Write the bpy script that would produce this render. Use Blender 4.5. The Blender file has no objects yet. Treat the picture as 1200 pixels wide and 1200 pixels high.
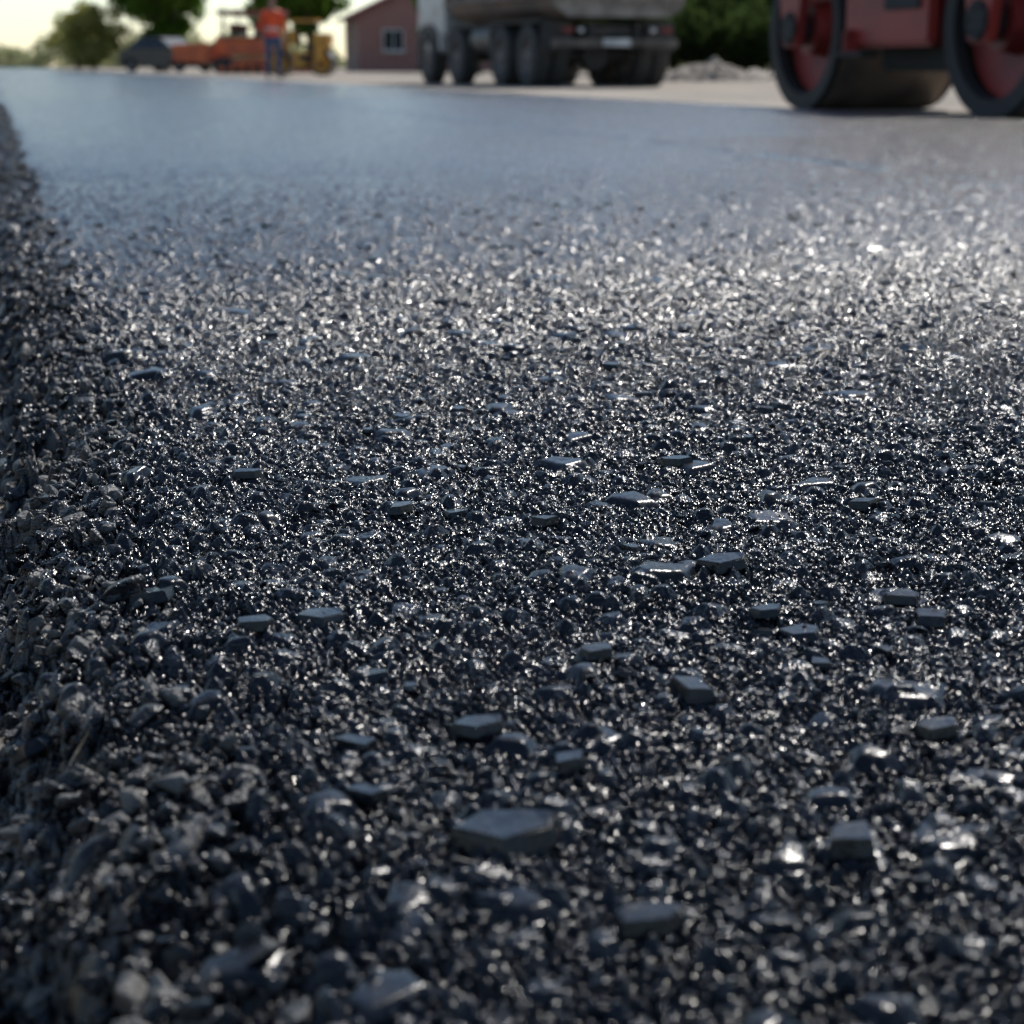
import bpy, bmesh, math, random, time
import numpy as np
from mathutils import Vector, Matrix
T0=time.time()
random.seed(7); RNG=np.random.RandomState(11)
sc=bpy.context.scene
sc.view_settings.view_transform='Standard'; sc.view_settings.look='None'; sc.view_settings.exposure=0
COL=sc.collection
# ------------------------------------------------------------ camera
H=0.28; F=2000.0; P=math.atan((600-77)/F)
cam=bpy.data.cameras.new('camera'); co=bpy.data.objects.new('camera',cam); COL.objects.link(co)
cam.lens=60; cam.sensor_width=36; cam.clip_start=0.02; cam.clip_end=5000
co.location=(0,0,H); co.rotation_euler=(math.pi/2-P,0,0)
cam.dof.use_dof=True; cam.dof.focus_distance=1.12; cam.dof.aperture_fstop=9.5; cam.dof.aperture_blades=9
sc.camera=co
def pix(x,y,z=0.0):
    v=(y-600)/F; t=(H-z)/(math.sin(P)+v*math.cos(P))
    return (x-600)/F*t, t*(math.cos(P)-v*math.sin(P))
# ------------------------------------------------------------ light
EL=math.radians(48); AZ=math.radians(26)
world=bpy.data.worlds.new("World"); sc.world=world; world.use_nodes=True
nt=world.node_tree; nt.nodes.clear()
sky=nt.nodes.new('ShaderNodeTexSky'); sky.sky_type='NISHITA'; sky.sun_disc=False
sky.sun_elevation=EL; sky.sun_rotation=AZ; sky.air_density=1.0; sky.dust_density=0.2; sky.ozone_density=2.0
bg=nt.nodes.new('ShaderNodeBackground'); bg.inputs[1].default_value=0.135
wo=nt.nodes.new('ShaderNodeOutputWorld'); nt.links.new(sky.outputs[0],bg.inputs[0]); nt.links.new(bg.outputs[0],wo.inputs[0])
sl=bpy.data.lights.new('sun','SUN'); so=bpy.data.objects.new('sun',sl); COL.objects.link(so)
sl.energy=5.0; sl.angle=math.radians(0.53); sl.color=(1,0.95,0.88)
S=Vector((math.sin(AZ)*math.cos(EL),math.cos(AZ)*math.cos(EL),math.sin(EL)))
so.rotation_euler=S.to_track_quat('Z','Y').to_euler(); so.location=(5,20,20)
# ------------------------------------------------------------ materials
def newmat(n):
    m=bpy.data.materials.new(n); m.use_nodes=True; t=m.node_tree
    return m,t,t.nodes['Principled BSDF']
def N(t,k,**kw):
    n=t.nodes.new(k)
    for a,b in kw.items(): setattr(n,a,b)
    return n
def simple(n,c,rough=0.5,metal=0.0,c2=None,scale=3.0,bump=0.0,coat=0.0):
    m,t,b=newmat(n)
    tc=N(t,'ShaderNodeTexCoord'); no=N(t,'ShaderNodeTexNoise'); no.inputs['Scale'].default_value=scale; no.inputs['Detail'].default_value=7
    t.links.new(tc.outputs['Object'],no.inputs['Vector'])
    r=N(t,'ShaderNodeValToRGB'); c2=c2 or tuple(x*0.6 for x in c)
    r.color_ramp.elements[0].color=(*c2,1); r.color_ramp.elements[1].color=(*c,1)
    r.color_ramp.elements[0].position=0.35; r.color_ramp.elements[1].position=0.6
    t.links.new(no.outputs['Fac'],r.inputs['Fac']); t.links.new(r.outputs['Color'],b.inputs['Base Color'])
    b.inputs['Roughness'].default_value=rough; b.inputs['Metallic'].default_value=metal; b.inputs['Coat Weight'].default_value=coat
    if bump:
        bu=N(t,'ShaderNodeBump'); bu.inputs['Strength'].default_value=bump; bu.inputs['Distance'].default_value=0.02
        t.links.new(no.outputs['Fac'],bu.inputs['Height']); t.links.new(bu.outputs['Normal'],b.inputs['Normal'])
    return m
# bitumen-coated aggregate
def bitumen_mat():
    m,t,b=newmat('bitumen'); L=t.links.new
    geo=N(t,'ShaderNodeNewGeometry'); at=N(t,'ShaderNodeAttribute',attribute_name='dust')
    at2=N(t,'ShaderNodeAttribute',attribute_name='flat'); at3=N(t,'ShaderNodeAttribute',attribute_name='grit')
    def vor(scale,rnd=1.0):
        v=N(t,'ShaderNodeTexVoronoi'); v.inputs['Scale'].default_value=scale; v.inputs['Randomness'].default_value=rnd; L(geo.outputs['Position'],v.inputs['Vector']); return v
    def noise(scale,d=3):
        v=N(t,'ShaderNodeTexNoise'); v.inputs['Scale'].default_value=scale; v.inputs['Detail'].default_value=d; L(geo.outputs['Position'],v.inputs['Vector']); return v
    def vm(op,a,bb=None,s=None):
        n=N(t,'ShaderNodeVectorMath',operation=op); L(a,n.inputs[0])
        if bb is not None:
            if isinstance(bb,tuple): n.inputs[1].default_value=bb
            else: L(bb,n.inputs[1])
        if s is not None:
            if isinstance(s,float): n.inputs['Scale'].default_value=s
            else: L(s,n.inputs['Scale'])
        return n.outputs[0]
    def ma(op,a,bb):
        n=N(t,'ShaderNodeMath',operation=op); L(a,n.inputs[0])
        if isinstance(bb,float): n.inputs[1].default_value=bb
        else: L(bb,n.inputs[1])
        return n.outputs[0]
    s1,s2=430.0,125.0
    v1=vor(s1); v2=vor(s2); v3=vor(55.0)
    mr=N(t,'ShaderNodeMapRange'); L(at2.outputs['Fac'],mr.inputs[0]); mr.inputs[3].default_value=1.0; mr.inputs[4].default_value=0.12
    k=ma('MULTIPLY',mr.outputs[0],at3.outputs['Fac'])
    def dome(v,s,kd,kr):
        d=vm('SCALE',vm('SUBTRACT',geo.outputs['Position'],v.outputs['Position']),s=s*kd)
        r=vm('SCALE',vm('SUBTRACT',v.outputs['Color'],(0.5,0.5,0.5)),s=kr)
        return vm('ADD',d,r)
    far=ma('MULTIPLY',ma('SUBTRACT',at3.outputs['Fac'],1.0),2.0)
    big=vm('SCALE',vm('SUBTRACT',v3.outputs['Color'],(0.5,0.5,0.5)),s=far)
    tot=vm('ADD',vm('SCALE',vm('ADD',dome(v1,s1,0.88,0.50),dome(v2,s2,0.40,0.45)),s=k),big)
    nn=vm('NORMALIZE',vm('ADD',geo.outputs['Normal'],tot)); L(nn,b.inputs['Normal'])
    n3=noise(14,5)
    rr=N(t,'ShaderNodeMapRange'); L(noise(60,4).outputs['Fac'],rr.inputs[0]); rr.inputs[1].default_value=0.3; rr.inputs[2].default_value=0.7
    rr.inputs[3].default_value=0.12; rr.inputs[4].default_value=0.25
    ra=ma('ADD',rr.outputs[0],ma('MULTIPLY',at2.outputs['Fac'],0.08))
    dn=noise(30,7); dr=N(t,'ShaderNodeMapRange'); L(dn.outputs['Fac'],dr.inputs[0]); dr.inputs[1].default_value=0.42; dr.inputs[2].default_value=0.58
    mu=ma('MULTIPLY',dr.outputs[0],at.outputs['Fac'])
    mx=N(t,'ShaderNodeMix',data_type='FLOAT'); L(mu,mx.inputs[0]); L(ra,mx.inputs[2]); mx.inputs[3].default_value=0.85; L(mx.outputs[0],b.inputs['Roughness'])
    r=N(t,'ShaderNodeValToRGB'); L(n3.outputs['Fac'],r.inputs['Fac'])
    r.color_ramp.elements[0].color=(0.003,0.004,0.0055,1); r.color_ramp.elements[1].color=(0.010,0.012,0.016,1)
    r.color_ramp.elements[0].position=0.3; r.color_ramp.elements[1].position=0.7
    cm=N(t,'ShaderNodeMix',data_type='RGBA'); L(mu,cm.inputs[0]); L(r.outputs['Color'],cm.inputs[6]); cm.inputs[7].default_value=(0.15,0.145,0.135,1)
    L(cm.outputs[2],b.inputs['Base Color'])
    b.inputs['IOR'].default_value=1.39
    return m
BIT=bitumen_mat()
# ------------------------------------------------------------ asphalt heightfield
A=math.radians(16.5); ca,sa=math.cos(A),math.sin(A)
def uw2xy(u,w): return u*ca-w*sa, u*sa+w*ca
def xy2uw(x,y): return x*ca+y*sa, -x*sa+y*ca
TAB=[RNG.rand(1024,1024).astype(np.float32) for _ in range(8)]
def tab(k,cx,cy): 
    return TAB[k%8][(cx+k*131)&1023,(cy+k*57)&1023]
def vnoise(u,w,s,seed=0):
    x=u/s; y=w/s; ix=np.floor(x).astype(np.int32); iy=np.floor(y).astype(np.int32)
    fx=(x-ix); fy=(y-iy); fx=fx*fx*(3-2*fx); fy=fy*fy*(3-2*fy)
    a=tab(seed,ix,iy); b=tab(seed,ix+1,iy); c=tab(seed,ix,iy+1); d=tab(seed,ix+1,iy+1)
    return ((a*(1-fx)+b*fx)*(1-fy)+(c*(1-fx)+d*fx)*fy-0.5).astype(np.float32)
def layer(u,w,cell,r0,r1,prob,tilt,top,slope,seed):
    ix=np.floor(u/cell).astype(np.int32); iy=np.floor(w/cell).astype(np.int32)
    out=np.full(u.shape,-0.01,np.float32); kk=np.float32((r0*0.18)**2)
    for dx in (-1,0,1):
        for dy in (-1,0,1):
            cx=ix+dx; cy=iy+dy
            ta=tab(seed,cx,cy); tb=tab(seed+1,cx,cy); tc=tab(seed+2,cx,cy); td=tab(seed+3,cx,cy); te=tab(seed+4,cx,cy)
            px=(u-(cx+0.15+0.7*ta)*cell).astype(np.float32); py=(w-(cy+0.15+0.7*tb)*cell).astype(np.float32)
            r=r0+(r1-r0)*tc*tc
            an=td*6.2832; c=np.cos(an); s=np.sin(an)
            qx=(c*px+s*py)/(r*1.15); qy=(-s*px+c*py)/(r*0.8)
            m=np.full(u.shape,-1,np.float32)
            for k in range(5):
                th=k*1.2566+0.35*math.sin(k*2.1+seed); rho=0.72+0.28*np.mod(te*(k*7.3+3.1),1.0)
                m=np.maximum(m,(qx*math.cos(th)+qy*math.sin(th))/rho)
            tp=top*(0.35+0.9*np.mod(ta*7.7,1.0))+tilt*((np.mod(tb*9.1,1.0)-.5)*2*px+(np.mod(tc*5.3,1.0)-.5)*2*py)
            sd_=(1-m)*r*slope
            h=0.5*(tp+sd_-np.sqrt((tp-sd_)**2+kk))
            h=np.where((np.mod(te*3.7+td,1.0)<prob)&(m<1),h,-0.01)
            out=np.maximum(out,h)
    return out
UL,UR,UJ=0.045,5.35,2.38
DROP=0.080
def edge_u(w): 
    return UL+0.05*vnoise(w*0+3.3,w,0.35,3)+0.035*vnoise(w*0+1.1,w,0.08,5)
def height(u,w,lod):
    ue=edge_u(w)+0.035*vnoise(u,w,0.035,2)+0.014*vnoise(u,w,0.012,4)
    t=np.clip((ue-u)/0.10,0,1); t=t*t*(3-2*t)
    near=np.clip(1-(u-ue)/0.09,0,1)*np.clip(1-t,0,1)   # crumbling band on the shoulder of the mat
    tr=np.clip((u-UR-0.05*vnoise(u,w,0.5,1))/0.12,0,1)
    z=-DROP*np.maximum(t,tr)-0.010*near*near
    rough=1+1.0*np.clip(t*1.5+near*0.6,0,1)
    # crevices where lumps have broken from the edge
    crev=np.clip(1-np.abs(vnoise(u,w,0.045,1)+0.6*vnoise(u,w,0.02,6))/0.07,0,1)*np.clip(near*1.2+t*0.8,0,1)
    z=z-0.014*crev
    # relief layers flattened with distance to tone down the grazing sheen
    f1=np.clip((2.5-w)/1.5,0,1); f2=np.clip((4.5-w)/3.3,0.25,1); f3=np.clip((7-w)/5.4,0.28,1)
    z=z+0.005*vnoise(u,w,0.11,6)*f3+0.0042*vnoise(u,w,0.032,7)*rough*f2+0.0010*vnoise(u,w,0.014,5)*f1+0.006*vnoise(u,w,0.9,1)
    z=z+t*0.03*vnoise(u,w,0.06,3)+t*(1-t)*4*0.02*vnoise(u,w,0.03,0)
    # longitudinal joint between the two passes
    z=z-0.006*np.clip((u-UJ)/0.02,0,1)+0.014*np.exp(-((u-UJ+0.015)/0.03)**2)*(0.6+vnoise(u,w,0.15,2))
    if lod<=3:
        h=layer(u,w,0.045,0.011,0.020,0.20,0.06,0.0058,1.1,4); flat=np.where(h>0.0005,0.95,0).astype(np.float32)
        h3=layer(u,w,0.018,0.0055,0.0102,0.50,0.20,0.0058,1.15,3); 
        flat=np.where(h3>h,0.6*(h3>0.0005),flat); h=np.maximum(h,h3)*f3
        h2=layer(u,w,0.0085,0.0028,0.0048,0.72,0.42,0.0040,1.3,2)*f2; flat=np.where(h2>h,0.2,flat); h=np.maximum(h,h2)
        if lod<=1:
            h1=layer(u,w,0.0044,0.0016,0.0027,0.95,0.7,0.0022,1.5,1)*f1; flat=np.where(h1>h,0.0,flat); h=np.maximum(h,h1)
        h=np.maximum(h,-0.0028*f2)
        z=z+h*rough*1.05
    else: flat=np.full(u.shape,0.0,np.float32)
    dust=np.clip(t*1.6-0.1+near*0.15,0,1)
    return z,dust,flat
V=[];Q=[];DU=[];FL=[];GR=[];off=0
def gritf(w): return (1.0+0.16*np.clip((w-2.5)/4,0,1)+0.12*np.clip((w-6)/10,0,1)).astype(np.float32)
def addgrid(u,w,lod,keep=None):
    global off
    u=u.astype(np.float32); w=w.astype(np.float32)
    z,d,f=height(u,w,lod)
    z=np.where(u<-1.1,-0.12,z); z=np.where(u>UR+0.15,-0.12,z)
    x,y=uw2xy(u,w)
    V.append(np.stack([x,y,z],-1).reshape(-1,3).astype(np.float32)); DU.append(d.ravel().astype(np.float32)); FL.append(f.ravel().astype(np.float32)); GR.append(gritf(w).ravel())
    nw,nu=u.shape; idx=np.arange(nu*nw).reshape(nw,nu)
    q=np.stack([idx[:-1,:-1],idx[:-1,1:],idx[1:,1:],idx[1:,:-1]],-1)
    if keep is not None: q=q[keep[:-1,:-1]]
    Q.append(q.reshape(-1,4)+off); off+=nu*nw
# graded mesh: spacing coarsens steadily along the road
W1=16.0
def Lu(w): return np.maximum(-.20-.08*w,-1.15)
def Ru(w): return np.minimum(.22+.80*w,5.6)
ws=[.30]
while ws[-1]<W1:
    w=ws[-1]; ws.append(w+.00105*max(w,.75)*max(1,w/1.8)**.9)
ws=np.array(ws); print('rows',len(ws))
sgrid=np.linspace(0,1,1350)
for c in range(0,len(ws)-1,500):
    wc=ws[c:c+501]; w=np.repeat(wc[:,None],len(sgrid),1); u=Lu(wc)[:,None]+(Ru(wc)-Lu(wc))[:,None]*sgrid[None,:]
    addgrid(u,w,1 if wc[0]<2.5 else (2 if wc[0]<8 else 3))
print('graded',time.time()-T0)
# coarse surround outside the graded strip
def surround(u0,u1,w0,w1,res,lod,test):
    us=np.arange(u0,u1+res,res); wz=np.arange(w0,w1+res,res); u,w=np.meshgrid(us,wz)
    addgrid(u,w,lod,test(u,w) if test else None)
surround(-1.2,3.4,-.6,3.6,.0085,3,lambda u,w: ~((w>.32)&(u>Lu(w)+.02)&(u<Ru(w)-.03)))
surround(-1.2,5.6,3.59,W1,.03,3,lambda u,w: ~((u>Lu(w)+.06)&(u<Ru(w)-.08)))
surround(3.39,5.6,-.6,3.62,.03,3,None)
surround(-1.2,5.6,W1-.02,46,.05,4,None); surround(-1.2,5.6,45.95,420,.5,4,None)
print('zones',time.time()-T0)
def rawmesh(name,v,q,mat,k=4,attrs=None,smooth=True,sm=None):
    me=bpy.data.meshes.new(name); me.vertices.add(len(v)); me.vertices.foreach_set('co',v.astype(np.float32).ravel())
    me.loops.add(q.size); me.loops.foreach_set('vertex_index',q.astype(np.int32).ravel())
    me.polygons.add(len(q)); me.polygons.foreach_set('loop_start',np.arange(0,q.size,k,dtype=np.int32))
    me.update(calc_edges=True)
    if smooth: me.shade_smooth()
    else: me.shade_flat()
    if sm is not None: me.polygons.foreach_set('use_smooth',sm); me.update()
    for n,a in (attrs or {}).items():
        at=me.attributes.new(n,'FLOAT','POINT'); at.data.foreach_set('value',a.astype(np.float32))
    me.materials.append(mat); o=bpy.data.objects.new(name,me); COL.objects.link(o); return o
rawmesh('asphalt_road',np.concatenate(V),np.concatenate(Q),BIT,4,{'dust':np.concatenate(DU),'flat':np.concatenate(FL),'grit':np.concatenate(GR)})
print('road',off,time.time()-T0)
# ------------------------------------------------------------ loose / protruding aggregate (real polyhedra)
def hull(seed,n,flat,bev=0.16):
    rs=np.random.RandomState(seed); bm=bmesh.new()
    p=rs.randn(n,3); p/=np.linalg.norm(p,axis=1)[:,None]; p*=rs.uniform(0.8,1.0,(n,1)); p[:,2]*=flat; p[:,1]*=rs.uniform(.65,.95)
    p[:,2]=np.clip(p[:,2],-flat*.6,flat*.55)
    for a in p: bm.verts.new(a)
    r=bmesh.ops.convex_hull(bm,input=bm.verts)
    bmesh.ops.delete(bm,geom=[g for g in r['geom_interior'] if isinstance(g,bmesh.types.BMVert)],context='VERTS')
    bmesh.ops.dissolve_limit(bm,angle_limit=0.15,verts=bm.verts,edges=bm.edges)
    if bev: bmesh.ops.bevel(bm,geom=list(bm.edges),offset=bev*0.5,segments=2,affect='EDGES',profile=0.6)
    bmesh.ops.triangulate(bm,faces=bm.faces); bm.verts.index_update()
    v=np.array([x.co[:] for x in bm.verts],np.float32); f=np.array([[x.index for x in g.verts] for g in bm.faces],np.int32); bm.free(); return v,f
TMP=[hull(100+i,11,0.62) for i in range(14)]
def slab(seed):
    # flat angular chip with a broken, slightly bevelled outline
    rs=np.random.RandomState(seed); n=rs.randint(4,7); an=np.linspace(0,6.283,n,endpoint=False)+rs.uniform(-.4,.4,n); r=rs.uniform(.75,1.1,n)
    bm=bmesh.new(); tops=[bm.verts.new((math.cos(a)*q*.93,math.sin(a)*q*.75,.16+.02*rs.randn())) for a,q in zip(an,r)]; bots=[bm.verts.new((math.cos(a)*q*1.08,math.sin(a)*q*.9,-.25)) for a,q in zip(an,r)]
    bm.faces.new(tops); bm.faces.new(bots[::-1])
    for i in range(n): j=(i+1)%n; bm.faces.new((bots[i],bots[j],tops[j],tops[i]))
    bmesh.ops.bevel(bm,geom=list(bm.edges),offset=.04,segments=2,affect='EDGES'); bmesh.ops.recalc_face_normals(bm,faces=bm.faces)
    bmesh.ops.triangulate(bm,faces=bm.faces); bm.verts.index_update()
    v=np.array([x.co[:] for x in bm.verts],np.float32); f=np.array([[x.index for x in g.verts] for g in bm.faces],np.int32); bm.free(); return v,f
FLT=[slab(300+i) for i in range(12)]
sv=[];sf=[];sd=[];sfl=[];ssm=[];so_=0
def put(tmp,x,y,z,s,rx,ry,rz,dust,fl,sy=1.0,smo=True):
    global so_
    v,f=tmp; R=np.array((Matrix.Rotation(ry,3,'Y')@Matrix.Rotation(rx,3,'X')@Matrix.Rotation(rz,3,'Z')))
    vv=(v*np.array([s,s*sy,s]))@R.T+np.array([x,y,z]); sv.append(vv); sf.append(f+so_); so_+=len(v)
    sd.append(np.full(len(v),dust)); sfl.append(np.full(len(v),fl)); ssm.append(np.full(len(f),smo))
def hz(u,w):
    z,_,_=height(np.array([u],np.float32),np.array([w],np.float32),4); return float(z[0])
def scatter(n,ur,wr,s0,s1,pw,sink,tl,dust,fl,tmps,smo=True,xb=0.0):
    us=RNG.uniform(*ur,n).astype(np.float32); ws=RNG.uniform(*wr,n).astype(np.float32); us=us+edge_u(ws) if ur[0]<0 else us
    zs,_,_=height(us,ws,4); xs,ys=uw2xy(us,ws)
    for i in range(n):
        s=s0+(s1-s0)*RNG.rand()**pw
        put(tmps[RNG.randint(len(tmps))],xs[i],ys[i],zs[i]+sink*s+0.003,s,RNG.randn()*tl+xb,RNG.randn()*tl,RNG.rand()*6.28,dust*RNG.rand(),fl,1.0,smo)
scatter(1100,(.1,1.0),(.35,2.2),.002,.006,2.5,0.1,0.3,0,.2,TMP)
scatter(280,(.1,1.8),(.4,3.6),.006,.0135,1.8,-0.06,0.05,0,1.0,FLT,False,-.05)
scatter(6500,(-.20,.03),(.22,2.6),.0025,.011,3.0,0.15,0.8,0.8,.15,TMP)
scatter(4500,(-.22,-.01),(.22,1.4),.003,.012,2.0,0.1,0.8,1.0,.15,TMP)
scatter(420,(-.17,.02),(.22,2.6),.008,.019,2.0,0.0,0.8,1.0,.4,TMP,False)
scatter(1500,(-.5,-.1),(.1,3.6),.003,.015,2.8,0.2,0.8,1.0,.2,TMP)
scatter(3000,(-.09,.04),(2.0,14.0),.004,.014,2,0.2,0.6,0.3,.2,TMP)
# distinctive plates seen on the surface, lying almost level
for (px,py,sz,rz,tx,ty,asp) in [(592,988,.0205,.35,-.03,-.03,.95),(812,812,.0160,-.5,-.02,.04,.9),(846,668,.0150,.2,.02,-.10,.9),(290,560,.0125,.1,-.03,0,.7),
        (560,856,.012,.4,-.04,-.05,.9),(790,545,.013,-.3,-.02,-.06,.9),(665,900,.011,.9,-.03,-.05,.9),(300,735,.012,.3,-.03,.0,.9),(900,720,.010,.3,-.05,-.05,.9),
        (1010,590,.014,.3,-.03,-.05,.8),(180,690,.016,.5,-.1,-.2,.9),(1060,700,.012,.2,-.04,0,.9),(265,1010,.014,1.2,-.2,-.3,.8),(50,790,.018,.6,-.3,-.5,.9),(470,600,.012,.9,-.03,-.02,.8),(640,610,.011,.2,-.03,.0,.8),(700,770,.011,.5,-.04,.0,.9),(1100,860,.012,.4,-.04,-.05,.9),(430,940,.011,.2,-.03,0,.9),(1000,985,.016,.8,-.04,-.03,.9),(760,1080,.014,.1,-.05,-.05,.9)]:
    x,y=pix(px,py); u,w=xy2uw(x,y)
    put(FLT[RNG.randint(12)],x,y,hz(u,w)+0.0058,sz,tx,ty,rz,0.0,1.0,asp,False)
nl=sum(len(a) for a in sv)
rawmesh('loose_gravel',np.concatenate(sv),np.concatenate(sf),BIT,3,{'dust':np.concatenate(sd),'flat':np.concatenate(sfl),'grit':np.ones(nl)},smooth=True,sm=np.concatenate(ssm))
print('gravel',time.time()-T0)
# ------------------------------------------------------------ ground
gm,t,b=newmat('sandy_ground'); tc=N(t,'ShaderNodeNewGeometry')
n1=N(t,'ShaderNodeTexNoise'); n1.inputs['Scale'].default_value=0.35; n1.inputs['Detail'].default_value=8; t.links.new(tc.outputs['Position'],n1.inputs['Vector'])
n2=N(t,'ShaderNodeTexNoise'); n2.inputs['Scale'].default_value=9; n2.inputs['Detail'].default_value=8; t.links.new(tc.outputs['Position'],n2.inputs['Vector'])
ad=N(t,'ShaderNodeMath',operation='ADD'); t.links.new(n1.outputs['Fac'],ad.inputs[0]); t.links.new(n2.outputs['Fac'],ad.inputs[1])
r=N(t,'ShaderNodeValToRGB')
hf=N(t,'ShaderNodeMath',operation='MULTIPLY'); hf.inputs[1].default_value=0.5; t.links.new(ad.outputs[0],hf.inputs[0]); t.links.new(hf.outputs[0],r.inputs['Fac'])
r.color_ramp.elements[0].position=.4; r.color_ramp.elements[1].position=.6
r.color_ramp.elements[0].color=(.17,.14,.11,1); r.color_ramp.elements[1].color=(.34,.295,.235,1)
t.links.new(r.outputs['Color'],b.inputs['Base Color']); b.inputs['Roughness'].default_value=.95
bu=N(t,'ShaderNodeBump'); bu.inputs['Distance'].default_value=.03; t.links.new(n2.outputs['Fac'],bu.inputs['Height']); t.links.new(bu.outputs['Normal'],b.inputs['Normal'])
GZ=-0.07
bm=bmesh.new(); bmesh.ops.create_grid(bm,x_segments=60,y_segments=60,size=1500)
me=bpy.data.meshes.new('ground'); bm.to_mesh(me); bm.free(); me.materials.append(gm); g=bpy.data.objects.new('ground',me); g.location.z=GZ; COL.objects.link(g)
# ------------------------------------------------------------ part helpers
def empty(name,loc,rz=0):
    e=bpy.data.objects.new(name,None); e.location=loc; e.rotation_euler=(0,0,rz); COL.objects.link(e); return e
def fin(bm,name,mat,par,loc=(0,0,0),rot=(0,0,0),bev=0,smooth=False):
    if bev: bmesh.ops.bevel(bm,geom=[e for e in bm.edges if e.calc_face_angle(0)>0.6],offset=bev,segments=2,affect='EDGES',clamp_overlap=True)
    me=bpy.data.meshes.new(name); bm.to_mesh(me); bm.free()
    if smooth: 
        me.shade_smooth()
    me.materials.append(mat); o=bpy.data.objects.new(name,me); COL.objects.link(o); o.location=loc; o.rotation_euler=rot; o.parent=par; return o
def box(name,par,mat,size,loc,rot=(0,0,0),bev=0.02):
    bm=bmesh.new(); bmesh.ops.create_cube(bm,size=1); bmesh.ops.scale(bm,vec=size,verts=bm.verts)
    return fin(bm,name,mat,par,loc,rot,min(bev,min(size)*.3))
def cyl(name,par,mat,r,d,loc,axis='Y',seg=32,bev=0.01,r2=None):
    bm=bmesh.new(); bmesh.ops.create_cone(bm,cap_ends=True,segments=seg,radius1=r,radius2=r2 if r2 is not None else r,depth=d)
    rot={'Y':(math.pi/2,0,0),'X':(0,math.pi/2,0),'Z':(0,0,0)}[axis]
    return fin(bm,name,mat,par,loc,rot,bev)
def prism(name,par,mat,pts,y0,y1,bev=0.02,taper=0):
    bm=bmesh.new(); a=[bm.verts.new((x,y0,z)) for x,z in pts]; c=[bm.verts.new((x,y1,z)) for x,z in pts]
    bm.faces.new(a); bm.faces.new(c[::-1]); n=len(pts)
    for i in range(n): bm.faces.new((a[i],c[i],c[(i+1)%n],a[(i+1)%n]))
    bmesh.ops.recalc_face_normals(bm,faces=bm.faces)
    return fin(bm,name,mat,par,bev=bev)
def ring(name,par,mat,prof,loc,seg=40,lugs=0,lw=0,r0=0):
    bm=bmesh.new(); rows=[]
    for i in range(seg):
        a=i*2*math.pi/seg; rows.append([bm.verts.new((r*math.cos(a),y,r*math.sin(a))) for r,y in prof])
    for i in range(seg):
        p,q=rows[i],rows[(i+1)%seg]
        for j in range(len(prof)-1): bm.faces.new((p[j],p[j+1],q[j+1],q[j]))
    bmesh.ops.recalc_face_normals(bm,faces=bm.faces)
    for k in range(lugs):
        a=k*2*math.pi/lugs
        for s in (1,-1):
            bmesh.ops.create_cube(bm,size=1,matrix=Matrix.Translation((r0*math.cos(a+s*.05),s*lw*.24,r0*math.sin(a+s*.05)))@Matrix.Rotation(-a,4,'Y')@Matrix.Diagonal((.03,lw*.42,.05,1)))
    return fin(bm,name,mat,par,loc)
tyre=simple('tyre_rubber',(.035,.033,.032),.8,c2=(.06,.055,.048)); steelD=simple('dirty_steel',(.16,.14,.12),.5,.4,c2=(.06,.05,.045))
chassis=simple('dark_chassis',(.03,.03,.032),.6,c2=(.06,.052,.045)); glass=simple('dark_glass',(.02,.025,.03),.06)
tail=simple('red_lens',(.18,.015,.012),.4); white=simple('white_paint',(.62,.62,.60),.4,c2=(.4,.39,.37))
def wheel(par,x,y,z,r,w,rim,name='wheel',side=1):
    ring(name+'_tyre',par,tyre,[(r*.58,-w/2),(r*.9,-w/2),(r*.98,-w*.38),(r,-w*.2),(r,w*.2),(r*.98,w*.38),(r*.9,w/2),(r*.58,w/2)],(x,y,z),lugs=30 if r>.45 else 0,lw=w,r0=r)
    ring(name+'_rim',par,rim,[(r*.58,-w/2),(r*.52,-w*.15),(r*.3,-w*.1),(r*.2,-w*.42),(0.001,-w*.42)],(x,y,z))
    ring(name+'_rim_b',par,rim,[(r*.58,w/2),(r*.52,w*.15),(r*.3,w*.1),(r*.2,w*.42),(0.001,w*.42)],(x,y,z))
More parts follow.
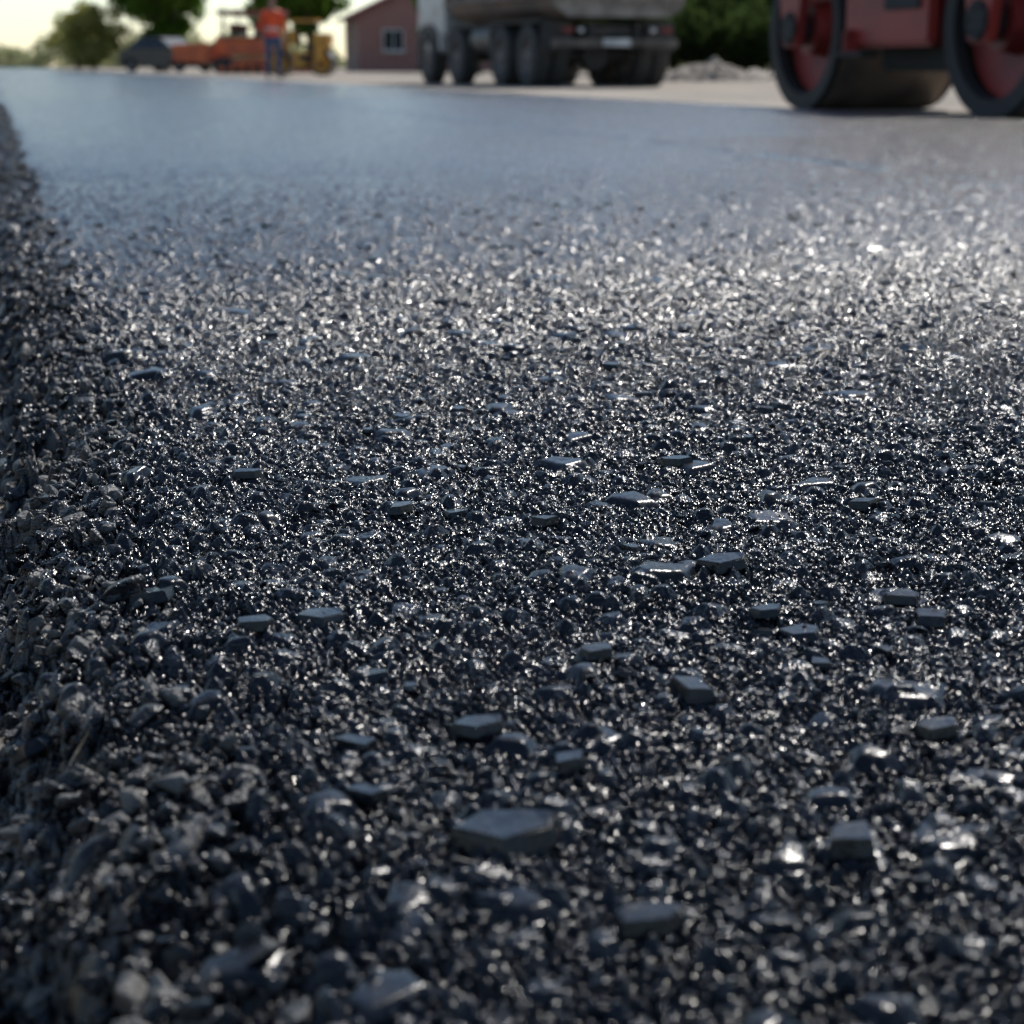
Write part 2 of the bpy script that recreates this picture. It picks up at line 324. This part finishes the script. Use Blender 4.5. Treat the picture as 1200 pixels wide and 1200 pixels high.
# ------------------------------------------------------------ dump truck
def dump_truck(loc,rz):
    e=empty('dump_truck',loc,rz)
    body=simple('dump_body_paint',(.20,.14,.11),.6,c2=(.09,.07,.06),scale=1.4); tg=simple('tailgate_paint',(.32,.28,.24),.55,c2=(.13,.11,.09),scale=2)
    cabm=simple('cab_paint',(.45,.46,.47),.35,c2=(.28,.27,.26)); rim=simple('truck_rim',(.22,.18,.16),.6)
    for y in (.42,-.42): box('chassis_rail',e,chassis,(7.9,.09,.26),(4.0,y,.92))
    for x in (.25,1.9,3.4,5.2,7.4): box('cross_member',e,chassis,(.1,.75,.18),(x,0,.92))
    for x in (1.05,2.42):
        for s in (1,-1):
            wheel(e,x,s*1.10,.52,.52,.28,rim); wheel(e,x,s*.78,.52,.52,.28,rim)
        cyl('axle',e,chassis,.09,1.5,(x,0,.52)); cyl('diff',e,chassis,.24,.3,(x,0,.52),'X',20)
    for x in (5.0,6.9):
        for s in (1,-1): wheel(e,x,s*1.06,.52,.52,.3,rim)
        cyl('axle',e,chassis,.07,1.9,(x,0,.5))
    sec=[(-1.22,2.75),(-1.22,1.55),(-1.12,1.28),(-.92,1.14),(.92,1.14),(1.12,1.28),(1.22,1.55),(1.22,2.75)]
    bm=bmesh.new(); x0,x1=-.05,5.55
    a=[bm.verts.new((x0,y,z)) for y,z in sec]; c=[bm.verts.new((x1,y,z+.05)) for y,z in sec]
    for i in range(len(sec)-1): bm.faces.new((a[i],c[i],c[i+1],a[i+1]))
    bm.faces.new(c); ai=[bm.verts.new((x0,y*.95,z+.05*(z<2))) for y,z in sec]; ci=[bm.verts.new((x1-.06,y*.95,z+.05*(z<2)+.05)) for y,z in sec]
    for i in range(len(sec)-1): bm.faces.new((ai[i],ai[i+1],ci[i+1],ci[i]))
    bm.faces.new(ci[::-1]); bmesh.ops.recalc_face_normals(bm,faces=bm.faces)
    fin(bm,'dump_tub',body,e)
    sec2=[(y*1.01,z) for y,z in sec]
    bm=bmesh.new(); a=[bm.verts.new((-.06,y,z)) for y,z in sec2]; c=[bm.verts.new((-.14,y,z)) for y,z in sec2]; bm.faces.new(a); bm.faces.new(c[::-1])
    for i in range(len(sec)): j=(i+1)%len(sec); bm.faces.new((a[i],c[i],c[j],a[j]))
    bmesh.ops.recalc_face_normals(bm,faces=bm.faces); fin(bm,'tailgate',tg,e)
    for y in (-.8,-.27,.27,.8): box('tailgate_rib',e,tg,(.07,.09,1.35),(-.175,y,2.0))
    for z in (1.45,2.1,2.7): box('tailgate_bar',e,tg,(.06,2.3,.09),(-.17,0,z))
    for i in range(8):
        for s in (1,-1): box('side_rib',e,body,(.1,.09,1.25),(.3+i*.72,s*1.265,2.1))
    for s in (1,-1):
        box('top_rail',e,body,(5.6,.14,.12),(2.75,s*1.24,2.8)); box('low_rail',e,body,(5.5,.08,.1),(2.75,s*1.27,1.5))
        box('mud_guard',e,chassis,(2.6,.5,.04),(1.75,s*.95,1.09)); box('mud_flap',e,chassis,(.03,.55,.5),(.36,s*.95,.82))
        box('tail_light',e,tail,(.05,.22,.10),(-.02,s*.9,.93)); box('tail_light_white',e,white,(.05,.10,.08),(-.02,s*.66,.93))
        cyl('fuel_tank',e,steelD,.28,1.1,(3.85,s*.85,.82),'X',24)
    box('rear_bumper',e,steelD,(.12,2.3,.14),(.05,0,.72)); box('plate',e,white,(.02,.5,.12),(-.02,0,.73))
    prism('cab',e,cabm,[(5.75,.95),(5.75,2.75),(6.0,2.95),(7.3,2.95),(7.62,1.75),(7.7,.6),(6.0,.6),(5.95,.95)],-1.16,1.16,.05)
    for s in (1,-1):
        prism('cab_window',e,glass,[(6.1,1.85),(6.1,2.6),(7.1,2.6),(7.35,1.85)],s*1.165,s*1.18,0)
        box('mirror',e,chassis,(.1,.2,.4),(7.5,s*1.35,2.2)); box('step',e,chassis,(.5,.2,.06),(7.4,s*1.1,.45))
        prism('fender',e,chassis,[(6.2,.6),(6.3,1.0),(6.6,1.15),(7.2,1.15),(7.5,1.0),(7.6,.6),(7.5,.6),(7.4,.95),(7.15,1.08),(6.65,1.08),(6.4,.95),(6.3,.6)],s*1.17-.03,s*1.17+.03,0)
    box('windscreen',e,glass,(.02,2.0,.95),(7.49,0,2.3),(0,-.26,0),0); cyl('exhaust',e,steelD,.07,1.5,(5.68,.8,2.2),'Z',16)
    return e
dump_truck((1.76,29.8,GZ),math.radians(90+20))
# ------------------------------------------------------------ tandem roller
def roller(name,loc,rz,col,col2,k=1.0,W=1.0,sep=2.75):
    e=empty(name,loc,rz); e.scale=(k,k,k)
    p=simple(name+'_paint',col,.5,c2=col2,scale=2.2); dr=simple(name+'_drum',(.22,.18,.15),.45,.5,c2=(.12,.10,.09),scale=4); dk=simple(name+'_dark',(.02,.02,.02),.7)
    R=.62
    for x in (0,sep):
        ring('drum',e,dr,[(R*.93,-W/2+.01),(R,-W/2+.03),(R,W/2-.03),(R*.93,W/2-.01)],(x,0,R),64)
        for s in (1,-1):
            ring('drum_rim',e,dk,[(R*.78,s*(W/2-.06)),(R*.80,s*(W/2+.015)),(R*.995,s*(W/2+.02)),(R*1.003,s*(W/2-.03))],(x,0,R),64)
            ring('drum_web',e,p,[(R*.80,s*(W/2-.12)),(R*.35,s*(W/2-.16)),(R*.3,s*(W/2-.02)),(.001,s*(W/2-.02))],(x,0,R))
            yy=s*(W/2+.10)
            prism('yoke_arm',e,p,[(x-.13,R-.14),(x+.13,R-.14),(x+.2,R+.25),(x+.26,R*2+.2),(x-.26,R*2+.2),(x-.2,R+.25)],yy-.04,yy+.04,.02)
            cyl('hub',e,dk,.13,.16,(x,s*(W/2+.08),R),'Y',20)
            for a in range(6): cyl('bolt',e,dk,.02,.03,(x+.085*math.cos(a*1.047),s*(W/2+.15),R+.085*math.sin(a*1.047)),'Y',8,0)
        box('yoke_bridge',e,p,(.55,W+.28,.22),(x,0,R*2+.2)); box('scraper',e,dk,(.05,W*.95,.1),(x+(-.66 if x==0 else .66),0,.75))
        box('fender',e,p,(1.1,W+.1,.05),(x,0,R*2+.34))
    c=sep/2
    box('frame',e,p,(sep-1.45,W*.85,.5),(c,0,.72),bev=.04); box('frame_belly',e,dk,(sep-1.7,W*.6,.2),(c,0,.40),bev=.03)
    for s in (1,-1):
        box('side_tank',e,p,(sep-1.5,.1,.62),(c,s*W*.5,.78),bev=.03); box('tank_panel',e,dk,(.5,.02,.28),(c-.25,s*(W*.5+.06),.86)); box('foot_step',e,dk,(.4,.16,.04),(c+.3,s*(W*.5+.1),.42)); box('step_bracket',e,p,(.06,.12,.2),(c+.45,s*(W*.5+.08),.5))
        box('handle',e,dk,(.03,.03,.8),(c+.52,s*(W*.5+.04),1.5))
    box('deck',e,p,(1.5,W*1.05,.1),(c-.1,0,1.12)); box('engine_hood',e,p,(1.15,W*.9,.62),(sep-.35,0,1.86),bev=.08); box('water_tank',e,p,(.9,W*.95,.5),(.0,0,1.82),bev=.08)
    for i in range(5): box('grille',e,dk,(.02,W*.6,.05),(sep+.23,0,1.68+i*.09),bev=0)
    box('seat',e,dk,(.5,.5,.14),(c-.1,0,1.55)); box('seat_back',e,dk,(.12,.5,.55),(c+.15,0,1.85)); box('console',e,dk,(.3,.7,.7),(c-.65,0,1.5)); cyl('steering_wheel',e,dk,.2,.03,(c-.5,0,1.95),'Z',20,0)
    for x in (c-.75,c+.55):
        for s in (1,-1): box('canopy_post',e,dk,(.06,.06,1.5),(x,s*W*.48,1.9))
    box('canopy',e,p,(1.7,W*1.15,.1),(c-.1,0,2.7),bev=.04)
    for s in (1,-1): cyl('headlight',e,white,.07,.05,(-.47,s*W*.32,1.9),'X',16)
    return e
hd=math.radians(90+16.5)
x2,y2=3.70,11.8
roller('road_roller',(x2,y2,GZ),hd,(.34,.036,.026),(.18,.022,.018),1.03,1.05,2.75)
roller('road_roller',(-5.35,50,-0.0),hd+1.1,(.62,.30,.03),(.40,.18,.03),.56,1.0,2.2)
# ------------------------------------------------------------ asphalt paver
def paver(loc,rz):
    e=empty('asphalt_paver',loc,rz); o=simple('paver_orange',(.62,.13,.03),.5,c2=(.40,.08,.03),scale=2); rd=simple('paver_canopy_red',(.22,.05,.035),.6); dk=simple('paver_dark',(.03,.03,.03),.7)
    for s in (1,-1):
        prism('track',e,dk,[(-1.4,.15),(-1.2,.0),(1.2,.0),(1.4,.15),(1.4,.55),(1.2,.7),(-1.2,.7),(-1.4,.55)],s*.95-.16,s*.95+.16,.03)
        for i in range(5): cyl('track_roller',e,o,.14,.36,(-.95+i*.48,s*.95,.22),'Y',16)
        prism('hopper_wing',e,o,[(1.45,.45),(3.1,.55),(3.2,1.25),(1.5,1.35)],s*1.35-.04,s*1.35+.04,.02)
        box('push_arm',e,o,(2.6,.12,.22),(-.9,s*1.3,.55),(0,.08,0)); box('screed_end',e,o,(.9,.06,.5),(-2.2,s*1.55,.27))
        for x in (-1.2,.9): box('canopy_post',e,dk,(.07,.07,1.35),(x,s*.85,2.2))
        box('guard_rail',e,o,(2.0,.05,.05),(-.2,s*.98,2.0)); box('operator_seat',e,dk,(.45,.4,.7),(-.7,s*.6,1.9))
    box('hopper_floor',e,dk,(1.7,2.4,.1),(2.3,0,.5)); box('hopper_front',e,o,(.06,2.5,.3),(3.18,0,.6)); cyl('push_roller',e,dk,.1,1.6,(3.35,0,.45))
    box('engine_body',e,o,(2.7,1.55,.8),(.05,0,1.15),bev=.06); box('platform',e,dk,(2.2,2.0,.06),(-.25,0,1.58)); box('panel',e,dk,(.3,1.5,.5),(.55,0,1.9)); box('canopy',e,rd,(2.6,2.1,.22),(-.15,0,2.6),bev=.03)
    box('auger',e,dk,(.35,2.6,.35),(-1.7,0,.3)); box('screed',e,o,(.6,3.1,.35),(-2.25,0,.22),bev=.04); box('screed_walk',e,dk,(.35,3.1,.05),(-2.75,0,.35)); cyl('exhaust',e,dk,.06,.8,(1.1,.5,1.9),'Z',12)
    return e
pv=paver((-9.3,63,0),math.radians(90+16.5+60)); pv.scale=(.8,.8,.8)
# ------------------------------------------------------------ parked car
def car(loc,rz,col):
    e=empty('parked_car',loc,rz); p=simple('car_paint',col,.45,.0,coat=.15); rim=simple('car_rim',(.2,.2,.2),.4,.5)
    L=[(-2.15,.3),(-2.2,.55),(-2.12,.9),(-1.6,1.0),(1.0,.98),(1.9,.82),(2.15,.62),(2.2,.35),(1.85,.25),(1.78,.45),(1.6,.6),(1.3,.62),(1.05,.45),(.98,.22),(-.98,.22),(-1.05,.45),(-1.3,.62),(-1.6,.6),(-1.78,.45),(-1.85,.25)]
    prism('car_body',e,p,L,-.86,.86,.05)
    bm=bmesh.new()
    pts=[(-1.75,.97,.78),(-1.15,1.42,.60),(.15,1.45,.60),(1.05,.97,.78)]
    a=[bm.verts.new((x,-w,z)) for x,z,w in pts]; c=[bm.verts.new((x,w,z)) for x,z,w in pts]
    bm.faces.new(a); bm.faces.new(c[::-1])
    for i in range(4): j=(i+1)%4; bm.faces.new((a[i],c[i],c[j],a[j]))
    bmesh.ops.recalc_face_normals(bm,faces=bm.faces); fin(bm,'cabin_glass',simple('car_glass',(.015,.018,.02),.25),e,bev=.03)
    box('roof',e,p,(1.35,1.2,.05),(-.5,0,1.46),bev=.02)
    for s in (1,-1):
        for x in (-1.42,1.42): wheel(e,x,s*.77,.32,.32,.2,rim)
        box('head_lamp',e,white,(.1,.35,.12),(2.12,s*.6,.68)); box('tail_lamp',e,tail,(.08,.3,.16),(-2.15,s*.62,.8)); box('mirror',e,p,(.15,.14,.1),(.75,s*.92,1.02)); box('b_pillar',e,p,(.06,.03,.5),(-.45,s*.70,1.2),(s*.35,0,0))
    box('plate',e,white,(.02,.5,.11),(2.21,0,.5)); box('grille',e,chassis,(.03,.8,.12),(2.19,0,.62))
car((-14.6,75,0.0),math.radians(-35),(.02,.022,.027))
# ------------------------------------------------------------ worker
def worker(loc,rz):
    e=empty('road_worker',loc,rz)
    vest=simple('hi_vis_orange',(.85,.10,.02),.7,c2=(.7,.07,.02)); jeans=simple('jeans',(.05,.09,.18),.85); skin=simple('skin',(.42,.22,.15),.55,c2=(.36,.18,.12)); hair=simple('hair_dark',(.02,.015,.01),.7); boot=simple('boots',(.03,.022,.018),.7); refl=simple('reflective_tape',(.6,.6,.55),.3)
    def skinmesh(name,verts,edges,root,sub=2):
        me=bpy.data.meshes.new(name); me.from_pydata([v[:3] for v in verts],edges,[]); o=bpy.data.objects.new(name,me); COL.objects.link(o)
        m=o.modifiers.new('s','SKIN'); m.use_smooth_shade=True
        for i,v in enumerate(verts): 
            d=me.skin_vertices[0].data[i]; d.radius=(v[3],v[4]) ; d.use_root=(i==root)
        s=o.modifiers.new('u','SUBSURF'); s.levels=sub; s.render_levels=sub
        dg=bpy.context.evaluated_depsgraph_get(); nm=bpy.data.meshes.new_from_object(o.evaluated_get(dg)); bpy.data.objects.remove(o)
        o=bpy.data.objects.new(name,nm); COL.objects.link(o); o.parent=e; return o
    V=[(0,0,.95,.17,.12),(0,.01,1.12,.155,.11),(0,.01,1.30,.18,.12),(0,.01,1.42,.16,.10),(0,0,1.52,.06,.06),(0,-.01,1.58,.055,.055),
       (.10,0,.86,.10,.10),(.12,-.01,.50,.068,.07),(.13,.02,.12,.05,.05),(.14,-.02,.05,.045,.05),(.15,-.15,.035,.045,.035),
       (-.10,0,.86,.10,.10),(-.13,-.03,.50,.068,.07),(-.15,.0,.12,.05,.05),(-.15,-.03,.05,.045,.05),(-.17,-.16,.035,.045,.035),
       (.19,.01,1.43,.07,.07),(.27,.03,1.16,.052,.052),(.24,-.10,.93,.036,.036),
       (-.19,.01,1.43,.07,.07),(-.28,.04,1.16,.052,.052),(-.27,-.06,.92,.036,.036)]
    E=[(0,1),(1,2),(2,3),(3,4),(4,5),(0,6),(6,7),(7,8),(8,9),(9,10),(0,11),(11,12),(12,13),(13,14),(14,15),(3,16),(16,17),(17,18),(3,19),(19,20),(20,21)]
    b=skinmesh('body',V,E,0); me=b.data
    for m in (vest,jeans,skin,boot,refl): me.materials.append(m)
    for p in me.polygons:
        c=p.center; arm=abs(c.x)>.2 and c.z>.85
        if c.z<.11: k=3
        elif c.z<.93 and not arm: k=1
        elif c.z>1.49: k=2
        elif arm and c.z<1.02: k=2
        elif 1.05<c.z<1.10 and not arm: k=4
        else: k=0
        p.material_index=k
    bm=bmesh.new(); bmesh.ops.create_uvsphere(bm,u_segments=24,v_segments=18,radius=1)
    for v in bm.verts:
        x,y,z=v.co; jaw=1-.28*max(0,-z); v.co=Vector((x*.075*jaw,y*.095*(1-.12*max(0,-z)),z*.118))
        if y<0 and abs(x)<.22 and -.25<z<.12: v.co.y-=.016
        if y<-.7 and .12<abs(x)<.55 and .0<z<.22: v.co.y+=.008
    fin(bm,'head',skin,e,(0,-.01,1.665),smooth=True)
    bm=bmesh.new(); bmesh.ops.create_uvsphere(bm,u_segments=24,v_segments=18,radius=1)
    bmesh.ops.delete(bm,geom=[v for v in bm.verts if v.co.z<-.1 or (v.co.y<-.45 and v.co.z<.45)],context='VERTS')
    for v in bm.verts: v.co=Vector((v.co.x*.082,v.co.y*.102+.003,v.co.z*.124))
    fin(bm,'hair',hair,e,(0,-.008,1.67),smooth=True)
    for s in (1,-1):
        box('ear',e,skin,(.015,.03,.055),(s*.078,.0,1.66),bev=.006); box('eye',e,hair,(.022,.008,.01),(s*.03,-.098,1.678),bev=0)
        wx,wy,wz=(.24,-.10,.93) if s>0 else (-.27,-.06,.92)
        hv=[(wx,wy,wz,.026,.02),(wx,wy-.02,wz-.05,.036,.018),(wx,wy-.03,wz-.09,.036,.015)]; he=[(0,1),(1,2)]
        for i in range(4):
            ox=(i-1.5)*.02; ln=[.06,.075,.07,.055][i]; n=len(hv)
            hv+=[(wx+ox,wy-.03,wz-.10,.009,.009),(wx+ox,wy-.04,wz-.10-ln*.5,.008,.008),(wx+ox,wy-.03,wz-.10-ln,.007,.007)]; he+=[(2,n),(n,n+1),(n+1,n+2)]
        n=len(hv); hv+=[(wx-s*.035,wy-.03,wz-.06,.011,.011),(wx-s*.05,wy-.045,wz-.095,.009,.009)]; he+=[(1,n),(n,n+1)]
        h=skinmesh('hand',hv,he,0,1); h.data.materials.append(skin)
    box('mouth',e,simple('lips',(.3,.1,.08),.5),(.04,.006,.008),(0,-.097,1.615),bev=0)
worker((-5.4,40,0.0),math.radians(25))
# ------------------------------------------------------------ building
def house(loc,rz):
    e=empty('brick_house',loc,rz)
    m,t,b=newmat('red_brick'); br=N(t,'ShaderNodeTexBrick'); tc=N(t,'ShaderNodeTexCoord'); mp=N(t,'ShaderNodeMapping'); mp.inputs['Rotation'].default_value=(math.pi/2,0,0)
    t.links.new(tc.outputs['Object'],mp.inputs['Vector']); t.links.new(mp.outputs[0],br.inputs['Vector']); br.inputs['Scale'].default_value=4
    br.inputs['Color1'].default_value=(.30,.12,.09,1); br.inputs['Color2'].default_value=(.22,.08,.065,1); br.inputs['Mortar'].default_value=(.36,.30,.26,1); t.links.new(br.outputs['Color'],b.inputs['Base Color']); b.inputs['Roughness'].default_value=.9
    rf=simple('roof_tiles',(.16,.05,.04),.7,c2=(.11,.035,.03),scale=5)
    W,D,Hh,G=11,9,3.1,2.6
    prism('walls',e,m,[(0,0),(W,0),(W,Hh),(W/2,Hh+G),(0,Hh)],0,D,0)
    for s,(xa,xb) in enumerate(((-.5,W/2),(W+.5,W/2))):
        za=Hh-.5*G/(W/2); prism('roof_slope',e,rf,[(xa,za+.02),(xb,Hh+G+.02),(xb,Hh+G+.2),(xa,za+.2)],-.4,D+.4,0)
    for x in (1.3,4.6,7.9):
        box('window_frame',e,white,(1.2,.1,1.2),(x+.7,-.03,1.75),bev=.01); box('window_pane',e,glass,(1.04,.04,1.04),(x+.7,-.08,1.75),bev=0); box('mullion',e,white,(.06,.03,1.04),(x+.7,-.115,1.75),bev=0); box('window_sill',e,white,(1.4,.25,.08),(x+.7,-.1,1.1),bev=.01)
    box('door',e,chassis,(1,.08,2.1),(3.9,-.03,1.05)); box('chimney',e,m,(.7,.7,1.6),(7.5,4,5.6))
house((-8.7,100,GZ),math.radians(10))
# ------------------------------------------------------------ vegetation
def leafmat(n,c1,c2):
    m=bpy.data.materials.new(n); m.use_nodes=True; t=m.node_tree; t.nodes.clear(); L=t.links.new
    g=N(t,'ShaderNodeNewGeometry'); no=N(t,'ShaderNodeTexNoise'); no.inputs['Scale'].default_value=.9; no.inputs['Detail'].default_value=5; L(g.outputs['Position'],no.inputs['Vector'])
    r=N(t,'ShaderNodeValToRGB'); r.color_ramp.elements[0].position=.35; r.color_ramp.elements[1].position=.65; r.color_ramp.elements[0].color=(*c1,1); r.color_ramp.elements[1].color=(*c2,1); L(no.outputs['Fac'],r.inputs['Fac'])
    d=N(t,'ShaderNodeBsdfDiffuse'); tr=N(t,'ShaderNodeBsdfTranslucent'); mx=N(t,'ShaderNodeMixShader'); mx.inputs[0].default_value=.5; L(r.outputs[0],d.inputs[0]); L(r.outputs[0],tr.inputs[0]); L(d.outputs[0],mx.inputs[1]); L(tr.outputs[0],mx.inputs[2])
    o=N(t,'ShaderNodeOutputMaterial'); L(mx.outputs[0],o.inputs[0]); return m
bark=simple('bark',(.09,.065,.045),.9,bump=.5)
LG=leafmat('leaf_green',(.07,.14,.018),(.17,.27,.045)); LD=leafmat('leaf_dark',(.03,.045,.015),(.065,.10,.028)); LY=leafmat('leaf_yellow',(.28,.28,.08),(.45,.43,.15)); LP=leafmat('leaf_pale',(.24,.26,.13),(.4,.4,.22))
def plant(name,loc,h,rad,base,nc,nl,leaf,mat,seed,trunk=True,sx=1.0):
    rs=np.random.RandomState(seed); e=empty(name,loc)
    cz=(base+h)/2; ch=(h-base)/2
    cl=[]; 
    for i in range(nc):
        p=rs.randn(3); p/=np.linalg.norm(p); p*=rs.uniform(.25,1)**.6
        cl.append((p[0]*rad*sx*.85,p[1]*rad*.85,cz+p[2]*ch*.85,rad*rs.uniform(.18,.38)))
    cl=np.array(cl)
    if trunk:
        bm=bmesh.new()
        def limb(a,b,r1,r2):
            a=Vector(a); b=Vector(b); d=b-a; q=d.to_track_quat('Z','Y').to_matrix().to_4x4(); M=Matrix.Translation((a+b)/2)@q
            bmesh.ops.create_cone(bm,cap_ends=True,segments=9,radius1=r1,radius2=r2,depth=d.length*1.03,matrix=M)
        tr=h*.028; k1=(rs.randn()*.1,0,base*.6); k2=(rs.randn()*.3,rs.randn()*.3,base+ch*.5)
        limb((0,0,-.1),k1,tr*1.3,tr); limb(k1,k2,tr,tr*.65); limb(k2,(k2[0]+.3,k2[1],h*.85),tr*.65,tr*.15)
        for c in cl[:18]:
            f=rs.uniform(.1,.9); s=Vector(k1).lerp(Vector(k2),f); limb(s,c[:3],tr*.4,tr*.08)
        fin(bm,'trunk',bark,e,smooth=True)
    n=nl; ci=rs.randint(0,nc,n); d=rs.randn(n,3); d/=np.linalg.norm(d,axis=1)[:,None]; c=cl[ci,:3]+d*cl[ci,3:4]*(rs.rand(n,1)**.45)*np.array([1,1,.75]); c[:,2]=np.maximum(c[:,2],.05)
    a=rs.randn(n,3); a/=np.linalg.norm(a,axis=1)[:,None]; bb=np.cross(a,rs.randn(n,3)); bb/=np.linalg.norm(bb,axis=1)[:,None]; s=leaf*rs.uniform(.6,1.3,(n,1))
    v=np.stack([c-a*s,c+bb*s*.5,c+a*s,c-bb*s*.5],1).reshape(-1,3); q=np.arange(n*4).reshape(n,4)
    o=rawmesh('foliage',v,q,mat,4,None,False); o.parent=e
plant('deciduous_tree',(-20.6,105,GZ),8.5,3.3,1.2,60,13000,.2,LG,1)
plant('deciduous_tree',(-12.3,107,GZ),8,2.5,1.7,50,11000,.2,LG,2)
plant('deciduous_tree',(-16.8,125,GZ),9,2.6,2.6,40,8000,.2,LG,12)
plant('bush',(-24.8,104,GZ),4.3,2.3,.1,45,7000,.16,LY,3,True)
plant('bush',(-30,122,GZ),3.4,2.4,.1,30,5000,.16,LY,4,True)
for i,(x,y,h,rd,m) in enumerate([(7.5,58,7,3.4,LD),(12.0,55,8,4.2,LD),(17.5,54,8.5,4.2,LD),(23.5,60,9,4.5,LD),(3.6,66,7,3.3,LG),(-1.5,75,7,3.2,LG),(28,64,9,4.5,LD)]):
    plant('deciduous_tree',(x,y,GZ),h,rd,.5,65,15000,.2,m,20+i)
for i,(x,y,s) in enumerate([(5.6,51,1.2),(8.0,50,1.3),(10.6,49,1.4),(13.6,48,1.5),(3.2,56,1.2),(16.8,48,1.5)]):
    plant('bush',(x,y,GZ),1.9*s,1.7*s,.05,40,9000,.1,LD,40+i,False,1.2)
# distant tree line as one mass
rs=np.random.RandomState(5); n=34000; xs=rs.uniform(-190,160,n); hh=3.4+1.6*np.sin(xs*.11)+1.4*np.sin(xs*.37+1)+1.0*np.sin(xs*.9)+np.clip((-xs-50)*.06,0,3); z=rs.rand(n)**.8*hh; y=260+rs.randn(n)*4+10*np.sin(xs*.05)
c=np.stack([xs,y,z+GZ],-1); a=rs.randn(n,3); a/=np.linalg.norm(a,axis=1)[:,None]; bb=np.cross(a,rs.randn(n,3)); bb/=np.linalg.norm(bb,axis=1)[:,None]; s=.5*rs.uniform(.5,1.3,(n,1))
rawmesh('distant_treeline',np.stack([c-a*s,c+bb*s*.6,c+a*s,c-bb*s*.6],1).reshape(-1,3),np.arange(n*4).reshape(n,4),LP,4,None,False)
# spoil heap of pale rubble beside the dark bushes
bm=bmesh.new(); bmesh.ops.create_grid(bm,x_segments=50,y_segments=50,size=1.6)
from mathutils import noise as mn
for v in bm.verts:
    r=math.hypot(v.co.x,v.co.y*1.3)/1.5; v.co.z=max(-.05,.50*(1-r)*(1+.3*mn.noise(v.co*2.2))+.10*mn.noise(v.co*5)*(r<1))
fin(bm,'rubble_heap',gm,None,(4.6,41,GZ),smooth=False)
print('done',time.time()-T0)
